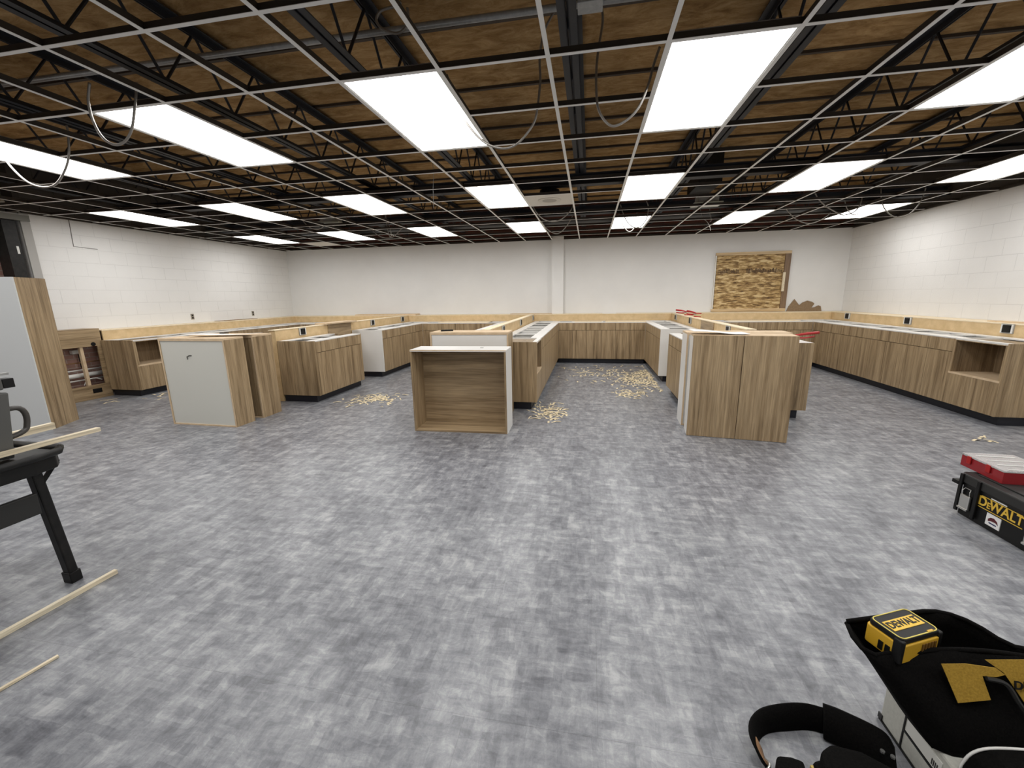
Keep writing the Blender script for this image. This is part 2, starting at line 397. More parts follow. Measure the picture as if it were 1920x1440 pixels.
pipe('sprinkler_pipe', [(XL,.50,3.22),(XR,.60,3.22)], .021, GALV, 'thin grey pipe crossing under the deck above the nearest lights')
pipe('conduit_pipe', [(XL,3.42,2.97),(XR,3.42,2.97)], .018, GALV, 'thin grey conduit running beside the nearer cross beam')
pipe('conduit_pipe', [(XL,5.95,2.83),(XR,5.95,2.83)], .045, mat('grey_pipe', (.12,.12,.12), .5), 'thick grey pipe crossing the ceiling just before the far wall')
tag(MB().box(2.35,2.66,4.2,4.95,2.96,3.38).build('duct_box', BLACKM, bevel=.004), 'dark square duct hanging by the right middle joist', 'duct')
t_ = empty('junction_box', (.78,.05,2.90)); tag(t_, 'small grey electrical junction box on the middle joist at top', 'junction box')
MB().box(-.02,.11,-.05,.05,0,.07).build('box_body', GALV, t_, bevel=.003); MB().tube([(.05,-.055,.03),(.05,-.047,.03)], .014, 12).build('knockout', CHROME, t_)
def spare(x, y, ry, label):
    t_ = empty('strip_fixture', (x,y,ZC+.048), ry); tag(t_, label, 'light fixture', 'unlit strip fixtures laid on the grid')
    MB().box(-.20,.20,-.14,.14,0,.03).build('fixture_pan', mat('pan_white', (.55,.58,.50), .4), t_, bevel=.004)
    MB().box(-.17,.17,-.05,.05,-.006,.0).build('fixture_cover', PLASTW, t_)
    MB().box(-.14,.14,-.12,.12,.03,.13).build('ballast_box', GALV, t_)
spare(2.55,4.52,0,'pale unlit fixture lying on the grid right of the middle'); spare(-3.62,4.43,.1,'pale unlit fixture lying on the grid before the far left lights')

# flexible conduits hanging in loops
def whip(pts, label, r=.0078):
    o = MB().tube(spline(pts, 10), r, 8).build('flexible_conduit', CHROME_FLEX, smooth=True); tag(o, label, 'flexible conduit', 'flexible conduit loops hanging from the ceiling')
CHROME_FLEX = mat('flex_conduit', (.34,.32,.29), .35, .6); t = NT(CHROME_FLEX)
wv = t.add('ShaderNodeTexWave'); wv.inputs['Scale'].default_value = 60; t.link(t.coords(), wv.inputs['Vector']); t.bump(wv.outputs['Fac'], .4, .003)
whip([(0.889, 0.62, 3.239), (0.899, 0.605, 3.136), (0.882, 0.589, 3.012), (0.868, 0.574, 2.887), (0.869, 0.558, 2.728), (0.892, 0.543, 2.597), (0.969, 0.527, 2.504), (1.063, 0.512, 2.524), (1.134, 0.496, 2.588), (1.181, 0.481, 2.695), (1.208, 0.465, 2.8), (1.235, 0.45, 2.879)], 'conduit loop hanging left of the nearest panel right of the middle')
whip([(-0.153, 0.62, 2.951), (-0.114, 0.62, 2.815), (-0.05, 0.62, 2.676), (0.051, 0.62, 2.548), (0.146, 0.62, 2.48), (0.26, 0.62, 2.454), (0.355, 0.62, 2.491), (0.45, 0.62, 2.593), (0.479, 0.62, 2.695), (0.498, 0.62, 2.854), (0.495, 0.62, 2.979), (0.523, 0.62, 3.129), (0.592, 0.62, 3.241)], 'conduit loop hanging off the right edge of the nearest middle panel')
whip([(-2.193, -0.15, 2.762), (-2.247, -0.138, 2.67), (-2.26, -0.125, 2.571), (-2.236, -0.112, 2.482), (-2.181, -0.1, 2.435), (-2.112, -0.087, 2.44), (-2.043, -0.075, 2.51), (-1.996, -0.062, 2.648), (-1.961, -0.05, 2.784)], 'narrow conduit loop before the nearest third panel from the left')
whip([(-4.104, 0.45, 2.84), (-4.037, 0.45, 2.701), (-3.964, 0.45, 2.577), (-3.831, 0.45, 2.452), (-3.675, 0.45, 2.397), (-3.527, 0.45, 2.413), (-3.4, 0.45, 2.514), (-3.328, 0.45, 2.621), (-3.292, 0.45, 2.756), (-3.285, 0.45, 2.832)], 'wide conduit loop at the left edge of the picture')
whip([(-0.259, 0.15, 3.119), (-0.301, 0.15, 3.103), (-0.386, 0.15, 3.092), (-0.42, 0.15, 3.055), (-0.403, 0.15, 3.013), (-0.345, 0.15, 2.979), (-0.285, 0.15, 2.966), (-0.236, 0.15, 2.993), (-0.22, 0.15, 3.029), (-0.222, 0.15, 3.085)], 'small conduit ring tied under the joist at top, left of the middle')
whip([(-0.018, 4.0, 2.773), (0.047, 4.014, 2.663), (0.145, 4.029, 2.567), (0.261, 4.043, 2.529), (0.376, 4.057, 2.537), (0.474, 4.071, 2.598), (0.554, 4.086, 2.682), (0.585, 4.1, 2.76)], 'conduit loop just behind the speaker tile')
whip([(0.001, 5.0, 2.711), (0.096, 5.017, 2.582), (0.21, 5.033, 2.506), (0.305, 5.05, 2.499), (0.399, 5.067, 2.567), (0.492, 5.083, 2.692), (0.556, 5.1, 2.818)], 'conduit loop hanging by the pilaster, behind the speaker tile one')
whip([(1.318, 4.9, 2.881), (1.367, 4.888, 2.739), (1.442, 4.875, 2.596), (1.541, 4.863, 2.512), (1.636, 4.85, 2.515), (1.717, 4.838, 2.594), (1.752, 4.825, 2.725), (1.745, 4.812, 2.824), (1.715, 4.8, 2.889)], 'wide conduit loop in front of the far panel right of the middle')
whip([(1.304, 5.2, 2.852), (1.357, 5.217, 2.691), (1.438, 5.233, 2.546), (1.516, 5.25, 2.499), (1.589, 5.267, 2.562), (1.622, 5.283, 2.69), (1.625, 5.3, 2.855)], 'narrow conduit loop crossing the wide one before the far panel')
whip([(3.905, 4.3, 2.767), (3.969, 4.329, 2.694), (4.077, 4.357, 2.607), (4.182, 4.386, 2.552), (4.339, 4.414, 2.484), (4.483, 4.443, 2.517), (4.565, 4.471, 2.61), (4.6, 4.5, 2.754)], 'wide conduit loop behind the middle row light, right side')
whip([(3.824, 5.3, 2.856), (3.97, 5.329, 2.752), (4.107, 5.357, 2.623), (4.251, 5.386, 2.55), (4.389, 5.414, 2.529), (4.52, 5.443, 2.566), (4.646, 5.471, 2.642), (4.723, 5.5, 2.72)], 'shallow conduit loop right of the pale unlit fixture')
whip([(5.036, 4.9, 2.902), (5.059, 4.875, 2.725), (5.11, 4.85, 2.594), (5.2, 4.825, 2.5), (5.301, 4.8, 2.473), (5.389, 4.775, 2.518), (5.447, 4.75, 2.606), (5.477, 4.725, 2.718), (5.479, 4.7, 2.841)], 'conduit loop hanging over the far right corner panel')
whip([(4.675, 5.1, 2.843), (4.717, 5.1, 2.713), (4.778, 5.1, 2.62), (4.844, 5.1, 2.583), (4.924, 5.1, 2.612), (4.972, 5.1, 2.7)], 'short conduit loop left of the far right corner panel')
whip([(-3.396, 5.2, 2.986), (-3.335, 5.214, 2.841), (-3.246, 5.229, 2.694), (-3.132, 5.243, 2.61), (-2.994, 5.257, 2.577), (-2.87, 5.271, 2.603), (-2.779, 5.286, 2.682), (-2.689, 5.3, 2.761)], 'wide conduit loop left of the far middle lights')
whip([(-2.90, 5.0, 3.40), (-2.879, 5.0, 2.91), (-2.864, 5.0, 2.77), (-2.841, 5.0, 2.629), (-2.82, 5.0, 2.565), (-2.792, 5.0, 2.58), (-2.8, 5.0, 2.69), (-2.843, 5.0, 2.816), (-2.865, 5.0, 2.863), (-2.87, 5.0, 3.40)], 'tight conduit hairpin left of the far middle lights')
whip([(-4.159, 4.4, 2.817), (-4.094, 4.417, 2.735), (-4.009, 4.433, 2.675), (-3.9, 4.45, 2.657), (-3.8, 4.467, 2.707), (-3.734, 4.483, 2.774), (-3.676, 4.5, 2.84)], 'shallow conduit loop before the far left lights')
whip([(2.70, 5.6, 3.40), (2.71, 5.6, 2.95), (2.758, 5.6, 2.74), (2.837, 5.6, 2.663), (2.886, 5.6, 2.588), (2.911, 5.6, 2.506)], 'loose conduit tail left of the hooked one by the pale fixture', .005)
whip([(2.79, 5.3, 3.40), (2.798, 5.3, 2.798), (2.818, 5.3, 2.713), (2.832, 5.3, 2.628), (2.813, 5.3, 2.605)], 'short hooked conduit tail below the pale fixture', .005)
pipe('hanger_wire', [(-.80,1.95,3.41)]+[(-0.778, 1.95, 2.71), (-0.793, 1.95, 2.555), (-0.798, 1.95, 2.371)], .0022, GALV, 'single bent hanger wire poking down left of the middle', 'wire')

# ------------------------------------------------------------------ window boarded up
wn = struct(MB().box(3.53,4.92,YF-.030,YF+.0,1.09,2.25).build('window_1', OSB))
def wp(n_, m, *b): MB().box(*b).build(n_, m, wn)
wp('window_frame', LUMBER, 3.50,4.96,YF-.05,YF,2.215,2.275); wp('window_frame', LUMBERZ, 4.85,4.96,YF-.052,YF,1.06,2.215)
wp('window_frame', mat('white_bead', (.78,.76,.70), .6), 3.495,3.515,YF-.05,YF,1.09,2.215); wp('window_sill', LUMBER, 3.49,4.96,YF-.055,YF,1.035,1.095)
MB().box(4.83,4.875,YF-.085,YF-.053,1.45,1.84).build('window_cleat', LUMBERY, wn)
f = MB(); INK = mat('stamp_ink', (.055,.030,.018), .8); x = 3.56
for k in range(62):
    if not (3.98 < x < 4.12): 
        h_ = random.uniform(.05,.10); f.box(x, x+random.uniform(.009,.017), YF-.0312, YF-.0302, 1.845+.01*math.sin(k), 1.845+h_)
    x += .0205
    if x > 4.82: break
f.build('stamp_lettering', INK, wn)
SW = MB(); sc_ = [(5.00,HM),(5.03,1.13),(5.13,1.285),(5.235,1.155),(5.29,1.21),(5.38,1.25),(5.47,1.225),(5.52,1.185),(5.47,1.10),(5.54,1.115),(5.60,1.15),(5.645,1.13),(5.67,HM)]
tag(SW.prism(sc_, 'y', YF-.02, YF-.004).build('wall_board_scrap', KRAFT), 'brown jagged board scrap standing beside the boarded window', 'board scrap')

# ------------------------------------------------------------------ service chases, raised backs and pony walls
def ledge(name, face, cap, label):
    t_ = empty(name); tag(t_, label, 'backsplash'); MB().box(*face).build('face_board', MDF, t_); MB().box(*cap).build('cap_board', MDFE, t_)
ledge('counter_backsplash', (-6.60,-6.58,2.65,6.995,.1,HM-.012), (XL+.003,-6.578,2.65,6.995,HM-.012,HM), 'long yellow board backsplash along the left wall')
ledge('counter_backsplash', (-6.60,5.72,7.0,7.02,.1,HM-.012), (XL+.003,XR-.003,6.998,7.345,HM-.012,HM), 'long yellow board backsplash along the far wall')
ledge('counter_backsplash', (5.70,5.72,2.2,6.995,.1,HM-.012), (5.698,XR-.003,2.2,6.995,HM-.012,HM), 'long yellow board backsplash along the right wall')
def pony(x, label):
    t_ = empty('partition_wall'); tag(t_, label, 'low partition', 'low partitions between island cabinets')
    MB().box(x-.045,x+.045,2.60,6.998,0,HM-.012).build('partition_board', MDF, t_); MB().box(x-.052,x+.052,2.585,6.998,HM-.012,HM).build('partition_cap', MDFE, t_)
pony(-3.525,'yellow board partition topping the left island'); pony(-.435,'yellow board partition topping the middle island'); pony(2.665,'yellow board partition topping the right island')
def kneepanel(x0, x1, y0, y1, label):
    tag(MB().box(x0,x1,y0,y1,.12,HM-.014).build('knee_space_panel', WOODY), label, 'panel')
kneepanel(-3.479,-3.470,3.80,4.49,'horizontal grained wood panel in the left island knee gap')
kneepanel(2.610,2.619,3.86,4.55,'horizontal grained wood panel in the right island knee gap')
# chase end board with a cut out showing brick and pipes
t_ = empty('chase_board'); tag(t_, 'wood grained board with rectangular cutout exposing pipes and brick, left wall', 'chase panel')
x0, x1 = -6.600, -6.582
MB().box(x0,x1,1.5,2.62,0,.215).box(x0,x1,1.5,2.62,.80,1.05).box(x0,x1,2.55,2.62,.215,.80).box(x0,x1,1.5,1.62,.215,.80).build('face_board', WOODY, t_)
MB().tube([(-6.575,2.50,.83),(-6.60,2.50,.83)], .03, 16).build('pipe_notch', BLACK, t_)
MB().box(x0-.04,x0,2.33,2.37,.0,1.0).build('stud', PLY, t_); MB().box(x0-.27,x1,1.5,2.62,1.05,1.062).build('cap_board', WOODY, t_)
MB().box(x1,x1+.004,2.36,2.48,.09,.155).build('socket_cutout', BLACK, t_)
struct(MB().box(-7.1,-6.86,1.4,2.8,0,1.04).build('wall_left_chase_brick', PINKBRICK))
for z_, r_, lb, m in ((.56,.010,'thin copper water pipe in the chase cutout, topmost', LEATHER),(.45,.011,'thin white pipe in the chase cutout, under the copper one', PLASTW),(.37,.034,'thick white pipe in the chase cutout', PLASTW),(.295,.011,'thin white pipe in the chase cutout, lowest', PLASTW)):
    pipe('water_pipe', [(-6.72,1.45,z_),(-6.72,2.72,z_+.0)], r_, m, lb)
t_ = empty('wall_valve', (-6.82,2.42,.72)); tag(t_, 'pale valve bracket on brick inside the chase cutout', 'valve')
MB().box(-.03,.03,-.07,.07,-.03,.03).build('valve_body', PLASTW, t_, bevel=.008); MB().tube([(0,.02,-.03),(0,.02,-.25)], .008, 8).build('valve_stem', BLACKM, t_)
tag(MB().tube(spline([(-6.66,2.32,.22),(-6.65,2.36,.29),(-6.65,2.46,.31),(-6.65,2.56,.27)],6), .006, 6).build('cable', PLASTW), 'curved white cable at bottom of the chase cutout', 'cable')

# ------------------------------------------------------------------ base cabinets
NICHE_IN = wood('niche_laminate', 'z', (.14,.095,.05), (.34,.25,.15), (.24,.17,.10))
def cab(label, x, y, rz, w_, d=.59, splits=1, drawer=.71, niche=None, endl=None, endr=None, front_to=None, front_from=0, group='base cabinets', toe_l=0, toe_r=0, parts_top=1, name='base_cabinet'):
    t_ = empty(name, (x,y,0), rz); tag(t_, label, 'cabinet', group); T = .018; ft = front_to or w_
    MB().box(toe_l, w_-toe_r, .075, d, 0, .1).build('toe_kick', BLACKV, t_)
    MB().box(T,w_-T,.02,d,.1,.118).build('bottom_panel', WHITE, t_)
    MB().box(T,w_-T,d-.012,d,.118,HB-.02).build('back_panel', WHITE, t_)
    MB().box(0,T,.0 if endl else .02,d,.1,HB).build('side_panel', endl or WHITE, t_)
    MB().box(w_-T,w_,.0 if endr else .02,d,.1,HB).build('side_panel', endr or WHITE, t_)
    if niche: MB().box(T,w_-T,.0,.055,HB-.018,HB).build('top_rail', WHITE, t_)
    else: MB().box(T,w_-T,.0,.15,HB-.012,HB+.0005).build('top_rail', WHITE, t_)
    MB().box(T,w_-T,d-.13,d-.012,HB-.014,HB).build('top_rail', WHITE, t_)
    a = T if endl else 0; b = (w_-T) if endr else w_
    if front_to: b = ft
    a = max(a, front_from)
    n = parts_top
    for k in range(1, n+1 if not niche else 1):
        xx = w_*k/(n+1); MB().box(xx-.009,xx+.009,.15,d-.13,.2,HB-.014).build('divider', WHITE, t_); MB().box(xx-.035,xx+.035,.15,d-.13,HB-.014,HB).build('cross_rail', WHITE, t_)
    g = .0024
    if not niche: MB().box(a,b,.0192,.024,.102,HB-.014).build('seam_shade_sheet', SEAM_SHADE, t_)  # dark sheet behind the fronts, paints shade into the door and drawer seams
    if niche:
        z0, z1 = niche; D = .42
        MB().box(a+g,b-g,0,.018,.102,z0-.02).build('door', WOOD, t_)
        MB().box(a+g,b-g,0,.018,z1,HB-.018).build('front_rail', WOOD, t_)
        MB().box(a,a+.03,0,.018,z0-.02,z1).build('stile', WOOD, t_); MB().box(b-.02,b,0,.018,z0-.02,z1).build('stile', WOOD, t_)
        MB().box(a+.002,b-.002,-.002,D,z0-.02,z0).build('shelf', PLY, t_)
        q = MB().box(a+.03,b-.02,D,D+.012,z0,z1).box(a+.018,a+.03,.018,D,z0,z1).box(b-.032,b-.02,.018,D,z0,z1); q.box(a+.03,b-.02,.018,D,z1-.004,z1+.008)
        q.build('niche_liner', NICHE_IN, t_)
    else:
        ww = (b-a)/splits
        for k in range(splits):
            u0, u1 = a+k*ww, a+(k+1)*ww
            if drawer:
                MB().box(u0+g,u1-g,0,.019,.102,drawer-.003).build('door', WOOD, t_)
                MB().box(u0+g,u1-g,0,.019,drawer+.0035,HB-.014).build('drawer_front', WOOD, t_)
            else: MB().box(u0+g,u1-g,0,.019,.102,HB-.014).build('door', WOOD, t_)
    return t_
SEAM_SHADE = mat('seam_shade_dark', (.05,.035,.02), .8)  # dark colour standing in for the shade inside door seams
R90 = PI/2; gL, gF, gR = 'base cabinets along the left wall', 'base cabinets along the far wall', 'base cabinets along the right wall'
# left run faces +X, front at -5.98
cab('end base cabinet of the left wall run with an open niche', -5.98, 2.60, R90, .75, niche=(.49,.85), endl=WOOD, group=gL, toe_l=.03)
for k, (a, b) in enumerate(((3.35,4.25),(4.25,5.15),(5.15,6.05))):
    cab('left wall base cabinet, %s after the niche cabinet' % ('first','second','third')[k], -5.98, a, R90, b-a, splits=2, group=gL, parts_top=1)
cab('corner base cabinet in the far left corner', -5.98, 6.05, R90, .94, splits=1, front_to=.35, group=gL)
# right run faces -X, front at 5.10
cab('end base cabinet of the right wall run with a large open niche', 5.10, 3.22, -R90, .66, niche=(.48,.85), endr=WOOD, group=gR, toe_r=.03)
ys = [3.22,3.95,4.68,5.41,6.14]
for k in range(4):
    cab('right wall base cabinet, %s after the niche cabinet' % ('first','second','third','fourth')[k], 5.10, ys[k+1], -R90, .73, splits=2, group=gR, parts_top=1)
cab('corner base cabinet in the far right corner', 5.10, 6.99, -R90, .85, splits=1, front_from=.59, group=gR)
# far run faces -Y, front at 6.40
def farrun(x0, x1, n, where):
    w_ = (x1-x0)/n
    for k in range(n):
        cab('far wall base cabinet %s, %s' % (where, ('leftmost','middle','rightmost')[k if n == 3 else 2*k]), x0+k*w_, 6.40, 0, w_, splits=2 if w_ > .5 else 1, group=gF)
farrun(-5.98,-4.18,2,'in the leftmost aisle'); farrun(-2.87,-1.09,2,'between left and middle islands')
farrun(.22,2.01,3,'between middle and right islands'); farrun(3.32,5.10,2,'in the rightmost aisle')
# islands
def island(xc, who, left, right):
    gi = 'base cabinets of the ' + who
    for side, units in (('left', left), ('right', right)):
        for (y0, y1, kw, lb) in units:
            kw = dict(kw)
            if side == 'right':
                el, er = kw.pop('near', None), kw.pop('farend', None)
                if y1 > 6.5: kw['front_to'] = 6.40-y0
                cab('%s base cabinet on right side, %s' % (who, lb), xc+.655, y0, R90, y1-y0, endl=el, endr=er, group=gi, toe_l=.03 if el else 0, **kw)
            else:
                el, er = kw.pop('farend', None), kw.pop('near', None)
                if y1 > 6.5: kw['front_from'] = y1-6.40
                cab('%s base cabinet on left side, %s' % (who, lb), xc-.655, y1, -R90, y1-y0, endl=el, endr=er, group=gi, toe_r=.03 if er else 0, **kw)
full = lambda nich: [(2.585,3.12, dict(near=WOOD, niche=(.48,.85)), 'nearest with an open niche') if nich else (2.585,3.38, dict(near=WOOD, splits=2), 'nearest'),
        (3.12 if nich else 3.38,4.30, dict(splits=2), 'second'), (4.30,5.35, dict(splits=2, parts_top=2), 'third'), (5.35,6.99, dict(splits=2, parts_top=2), 'farthest')]
gap_r = lambda a, b: [(2.585,a, dict(near=WOOD, farend=WOOD, splits=2, parts_top=2), 'before the knee gap'), (b,5.35, dict(near=WHITE, splits=2), 'white ended behind the knee gap'), (5.35,6.99, dict(splits=2, parts_top=2), 'farthest')]
island(-3.525, 'left island', full(False), gap_r(3.78,4.49))
island(-.435, 'middle island', full(False), full(True))
island(2.665, 'right island', gap_r(3.84,4.56), full(False))

# ------------------------------------------------------------------ loose cabinet boxes standing in front of the islands
def loosebox(label, x, y, rz, w_, d, h, style, group='loose wall cabinets standing on the floor'):
    t_ = empty('wall_cabinet', (x,y,0), rz); tag(t_, label, 'cabinet', group); T = .019
    if style == 'open':
        MB().box(0,T,0,d,0,h-T).build('side_panel', WOOD, t_); MB().box(w_-T,w_,0,d,0,h-T).build('side_panel', WOOD, t_)
        MB().box(w_,w_+.006,0.004,d,0,h-.001).build('side_skin', WHITE, t_)
        MB().box(0,w_,0,d,h-T,h).build('top_panel', WHITE, t_); MB().box(T,w_-T,0,d,0,T).build('bottom_panel', WOODX, t_)
        MB().box(T,w_-T,d-.012,d,T,h-T).build('back_panel', WOODX, t_)
        MB().box(-.002,w_+.002,-.0015,0,h-.012,h).build('edge_band', PLY, t_)
        MB().box(w_*.70,w_*.70+.035,d*.55,d*.55+.02,h,h+.002).build('clip', DGREY, t_)
    else:
        sm = WHITE if style == 'doors' else WOOD
        e0 = .02 if style == 'doors' else .003; MB().box(0,T,e0,d,0,h-T).build('side_panel', sm, t_); MB().box(w_-T,w_,e0,d,0,h-T).build('side_panel', sm, t_)
        MB().box(0,w_,.0 if style != 'doors' else .02,d,h-T,h).build('top_panel', PLY, t_); MB().box(T,w_-T,.02,d,0,T).build('bottom_panel', WHITE, t_)
        if style == 'doors':
            MB().box(0.001,w_/2-.003,0,.02,.003,h-.002).build('door', WOOD, t_); MB().box(w_/2+.003,w_-.001,0,.02,.003,h-.002).build('door', WOOD, t_)
            MB().box(T,w_-T,d-.012,d,T,h-T).build('back_panel', WHITE, t_); MB().box(w_/2-.012,w_/2+.012,.021,.040,T,h-T).build('seam_shade_strip', SEAM_SHADE, t_)  # dark strip behind the door gap is painted seam shade
        else:
            MB().box(.018,w_-.018,.008,.020,.016,h-.028).build('back_panel', GREYW if style == 'backgrey' else (WOOD if style == 'backwood' else WHITE), t_)
            q = MB(); q.box(0,.018,0,.003,0,h-T).box(w_-.018,w_,0,.003,0,h-T).box(.018,w_-.018,0,.02,0,.016).box(.018,w_-.018,0,.02,h-.028,h-T)
            q.build('edge_band', PLY, t_)
            MB().box(T,w_-T,d*.5,d*.5+.018,T,h-T).build('shelf', WOOD, t_)
    return t_
b1 = loosebox('loose cabinet showing grey back, nearest before the left island', -4.04,1.43,math.radians(-1),.90,.27,1.03,'backgrey')
MB().tube([(.375,-.001,.79),(.365,.004,.82),(.40,.004,.835),(.43,.004,.835)], .004, 6).build('scuff_mark', DGREY, b1)
loosebox('loose all wood cabinet tucked behind the grey backed one', -4.02,1.80,0,.90,.31,1.03,'backwood')
loosebox('open fronted loose cabinet lying on its side before the middle island', -1.01,1.575,math.radians(1.5),1.035,.33,.90,'open')
bx2 = loosebox('loose white backed cabinet between the open box and middle island', -1.02,2.19,math.radians(1.5),.955,.33,1.03,'backwhite')
MB().box(.885,.889,.02,.20,.6,1.0).build('side_label', WHITE, bx2)
loosebox('loose two door cabinet with wood doors before the right island', 1.872,1.82,math.radians(-7.4),.90,.30,1.035,'doors')
b2 = loosebox('loose white sided cabinet squeezed behind the two door cabinet', 1.89,2.17,math.radians(-2),1.0,.27,1.03,'backwhite')
for ch in b2.children:
    if ch.name.startswith('side_panel'): ch.data.materials[0] = WHITE

# tall cabinet at the left
t_ = empty('tall_cabinet', (-5.28,1.03,0), math.radians(27.6)); tag(t_, 'tall cabinet with white back and wood side, at left edge', 'cabinet')
MB().box(-.90,0,0,.018,0,1.7325).build('back_panel', GREYCAB := mat('cool_white', (.66,.68,.68), .4), t_)
MB().box(-.018,0,.018,.46,0,1.7325).build('side_panel', WOOD, t_); MB().box(-.90,-.882,.018,.46,0,1.7325).build('side_panel', WOOD, t_)
MB().box(-.882,-.018,.018,.44,1.714,1.7325).build('top_panel', WOODX, t_); MB().box(-.882,-.018,.018,.44,0,.018).build('bottom_panel', WHITE, t_)
MB().box(-.885,-.452,.441,.460,.004,1.728).build('door', WOOD, t_); MB().box(-.449,-.015,.441,.460,.004,1.728).build('door', WOOD, t_)

# steel column and beam end by the left wall
t_ = empty('steel_column', (-6.96,2.04,0)); tag(t_, 'black steel column at near end of the left wall', 'column')
MB().box(-.10,.10,-.07,-.055,0,2.62).build('column_flange', BLACKM, t_); MB().box(-.10,.10,.055,.07,0,2.62).build('column_flange', BLACKM, t_)
MB().box(-.008,.10,-.055,.055,0,2.62).build('column_web', BLACKM, t_); MB().box(.101,.103,.02,.045,2.12,2.22).build('column_sticker', PLASTW, t_)
MB().box(-.14,.14,-.12,.12,2.62,2.635).build('cap_plate', BLACKM, t_)
t_ = empty('steel_lintel', (-6.90,1.0,2.56)); tag(t_, 'grey steel lintel over the opening at left edge', 'lintel')
MB().box(-.02,.10,-2.0,1.24,.075,.09).build('lintel_shelf', GALV, t_); MB().box(.085,.10,-2.0,1.24,.0,.075).build('lintel_face', mat('old_grey_steel', (.20,.20,.18), .6), t_)
pipe('white_pipe', [(-6.75,-1.0,2.74),(-6.75,1.97,2.74)], .05, PLASTW, 'white pipe end above the lintel at left edge')

# ------------------------------------------------------------------ electrical boxes
def ebox():
    t_ = empty('outlet_box'); W_ = .055
    MB().box(-.075,.075,-.010,.003,-.055,.055).build('mud_ring', GALV, t_)
    MB().box(-.045,.045,-.022,-.010,-.042,.042).build('receptacle', BLACK, t_)
    MB().box(-.072,-.054,-.016,-.010,-.050,.050).build('strap', PLASTW, t_); MB().box(.054,.072,-.016,-.010,-.050,.050).build('strap', PLASTW, t_)
    return t_
eb = ebox(); k = 0
spots = [(5.698,3.34,.97,-R90,'right wall backsplash, nearest the camera'),(5.698,4.91,.97,-R90,'right wall backsplash, middle one'),(5.698,6.45,.97,-R90,'right wall backsplash, by the far corner'),
 (-3.478,3.16,.965,R90,'left island partition, nearest the camera'),(-3.478,5.28,.965,R90,'left island partition, middle one'),(-3.478,6.67,.96,R90,'left island partition, farthest'),
 (-.388,3.47,.965,R90,'middle island partition, nearest the camera'),(-.388,5.08,.965,R90,'middle island partition, middle one'),(-.388,6.81,.955,R90,'middle island partition, farthest'),
 (2.618,3.22,.97,-R90,'right island partition, nearest the camera'),(2.618,5.27,.97,-R90,'right island partition, middle one'),(2.618,6.53,.965,-R90,'right island partition, farthest')]
for (x,y,z,r_,lb) in spots:
    t_ = eb if k == 0 else copy_tree(eb); k += 1
    t_.location = (x,y,z); t_.rotation_euler = (0,0,r_); tag(t_, 'black and grey outlet box on the ' + lb, 'outlet box', 'outlet boxes on the yellow boards')
for y, lb in ((4.46,'nearer'),(5.98,'farther')):
    t_ = empty('wall_outlet', (XL,y,1.15)); tag(t_, 'small grey outlet on the left block wall, the %s one' % lb, 'outlet', 'small outlets on the left wall')
    MB().box(.0,.006,-.032,.032,-.055,.055).build('outlet_plate', mat('outlet_grey', (.30,.27,.22), .5) if y < 5 else bpy.data.materials['outlet_grey'], t_)
    MB().box(.006,.009,-.016,.016,.008,.038).box(.006,.009,-.016,.016,-.038,-.008).build('receptacle', BLACK, t_)

# ------------------------------------------------------------------ loose boards, paper, clamps
def board(name, b, m, label, cat='board', rz=0):
    cx_, cy_ = (b[0]+b[1])/2, (b[2]+b[3])/2
    o = MB().box(b[0]-cx_,b[1]-cx_,b[2]-cy_,b[3]-cy_,0,b[5]-b[4]).build(name, m); o.location = (cx_,cy_,b[4]); o.rotation_euler = (0,0,rz); tag(o, label, cat); return o
board('board_offcut', (1.20,2.02,6.42,6.62,HB+.001,HB+.019), MDFE, 'pale board lying on the far cabinets between middle and right islands')
board('board_offcut', (.55,1.12,6.44,6.7,HB+.001,HB+.008), MDFE, 'thin pale offcut on the far cabinets left of the thicker board')
board('board_offcut', (-2.5,-1.35,6.43,6.9,HB+.001,HB+.012), MDFE, 'pale board on the far cabinets between left and middle islands')
board('board_offcut', (-5.4,-4.4,6.45,6.9,HB+.001,HB+.010), MDFE, 'pale board on the far cabinets in the leftmost aisle')
board('board_offcut', (3.6,4.9,6.43,6.75,HB+.001,HB+.012), MDFE, 'long pale board on the far cabinets in the rightmost aisle')
board('board_offcut', (-4.9,-3.3,7.03,7.30,HM+.001,HM+.030), PLY, 'brown board lying on the far ledge behind the left island', rz=.02)
board('board_offcut', (-.95,.0,7.0,7.28,HM+.001,HM+.014), PLY, 'brown board lying on the far ledge behind the middle island')
board('board_offcut', (-3.62,-3.40,3.7,4.55,HM+.001,HM+.022), PLY, 'short brown board lying on top of the left island partition', rz=-.06)
board('board_offcut', (-.98,-.64,3.3,4.1,HB+.001,HB+.010), MDFE, 'pale offcut on the left side of the middle island, nearer one', rz=.1)
board('board_offcut', (-1.0,-.58,4.6,5.3,HB+.001,HB+.010), PAPER, 'white sheet on the left side of the middle island', 'sheet', rz=-.12)
board('paper_sheet', (1.15,1.45,7.04,7.2,HM+.001,HM+.006), PAPER, 'white paper on the far ledge right of the pilaster', 'paper')
board('board_offcut', (-6.84,-6.70,4.9,5.9,HM+.001,HM+.010), KRAFT, 'thin brown strip on the left wall ledge')
board('board_offcut', (5.80,5.95,3.35,3.75,HM+.001,HM+.012), PLY, 'small brown offcut on the right wall ledge')
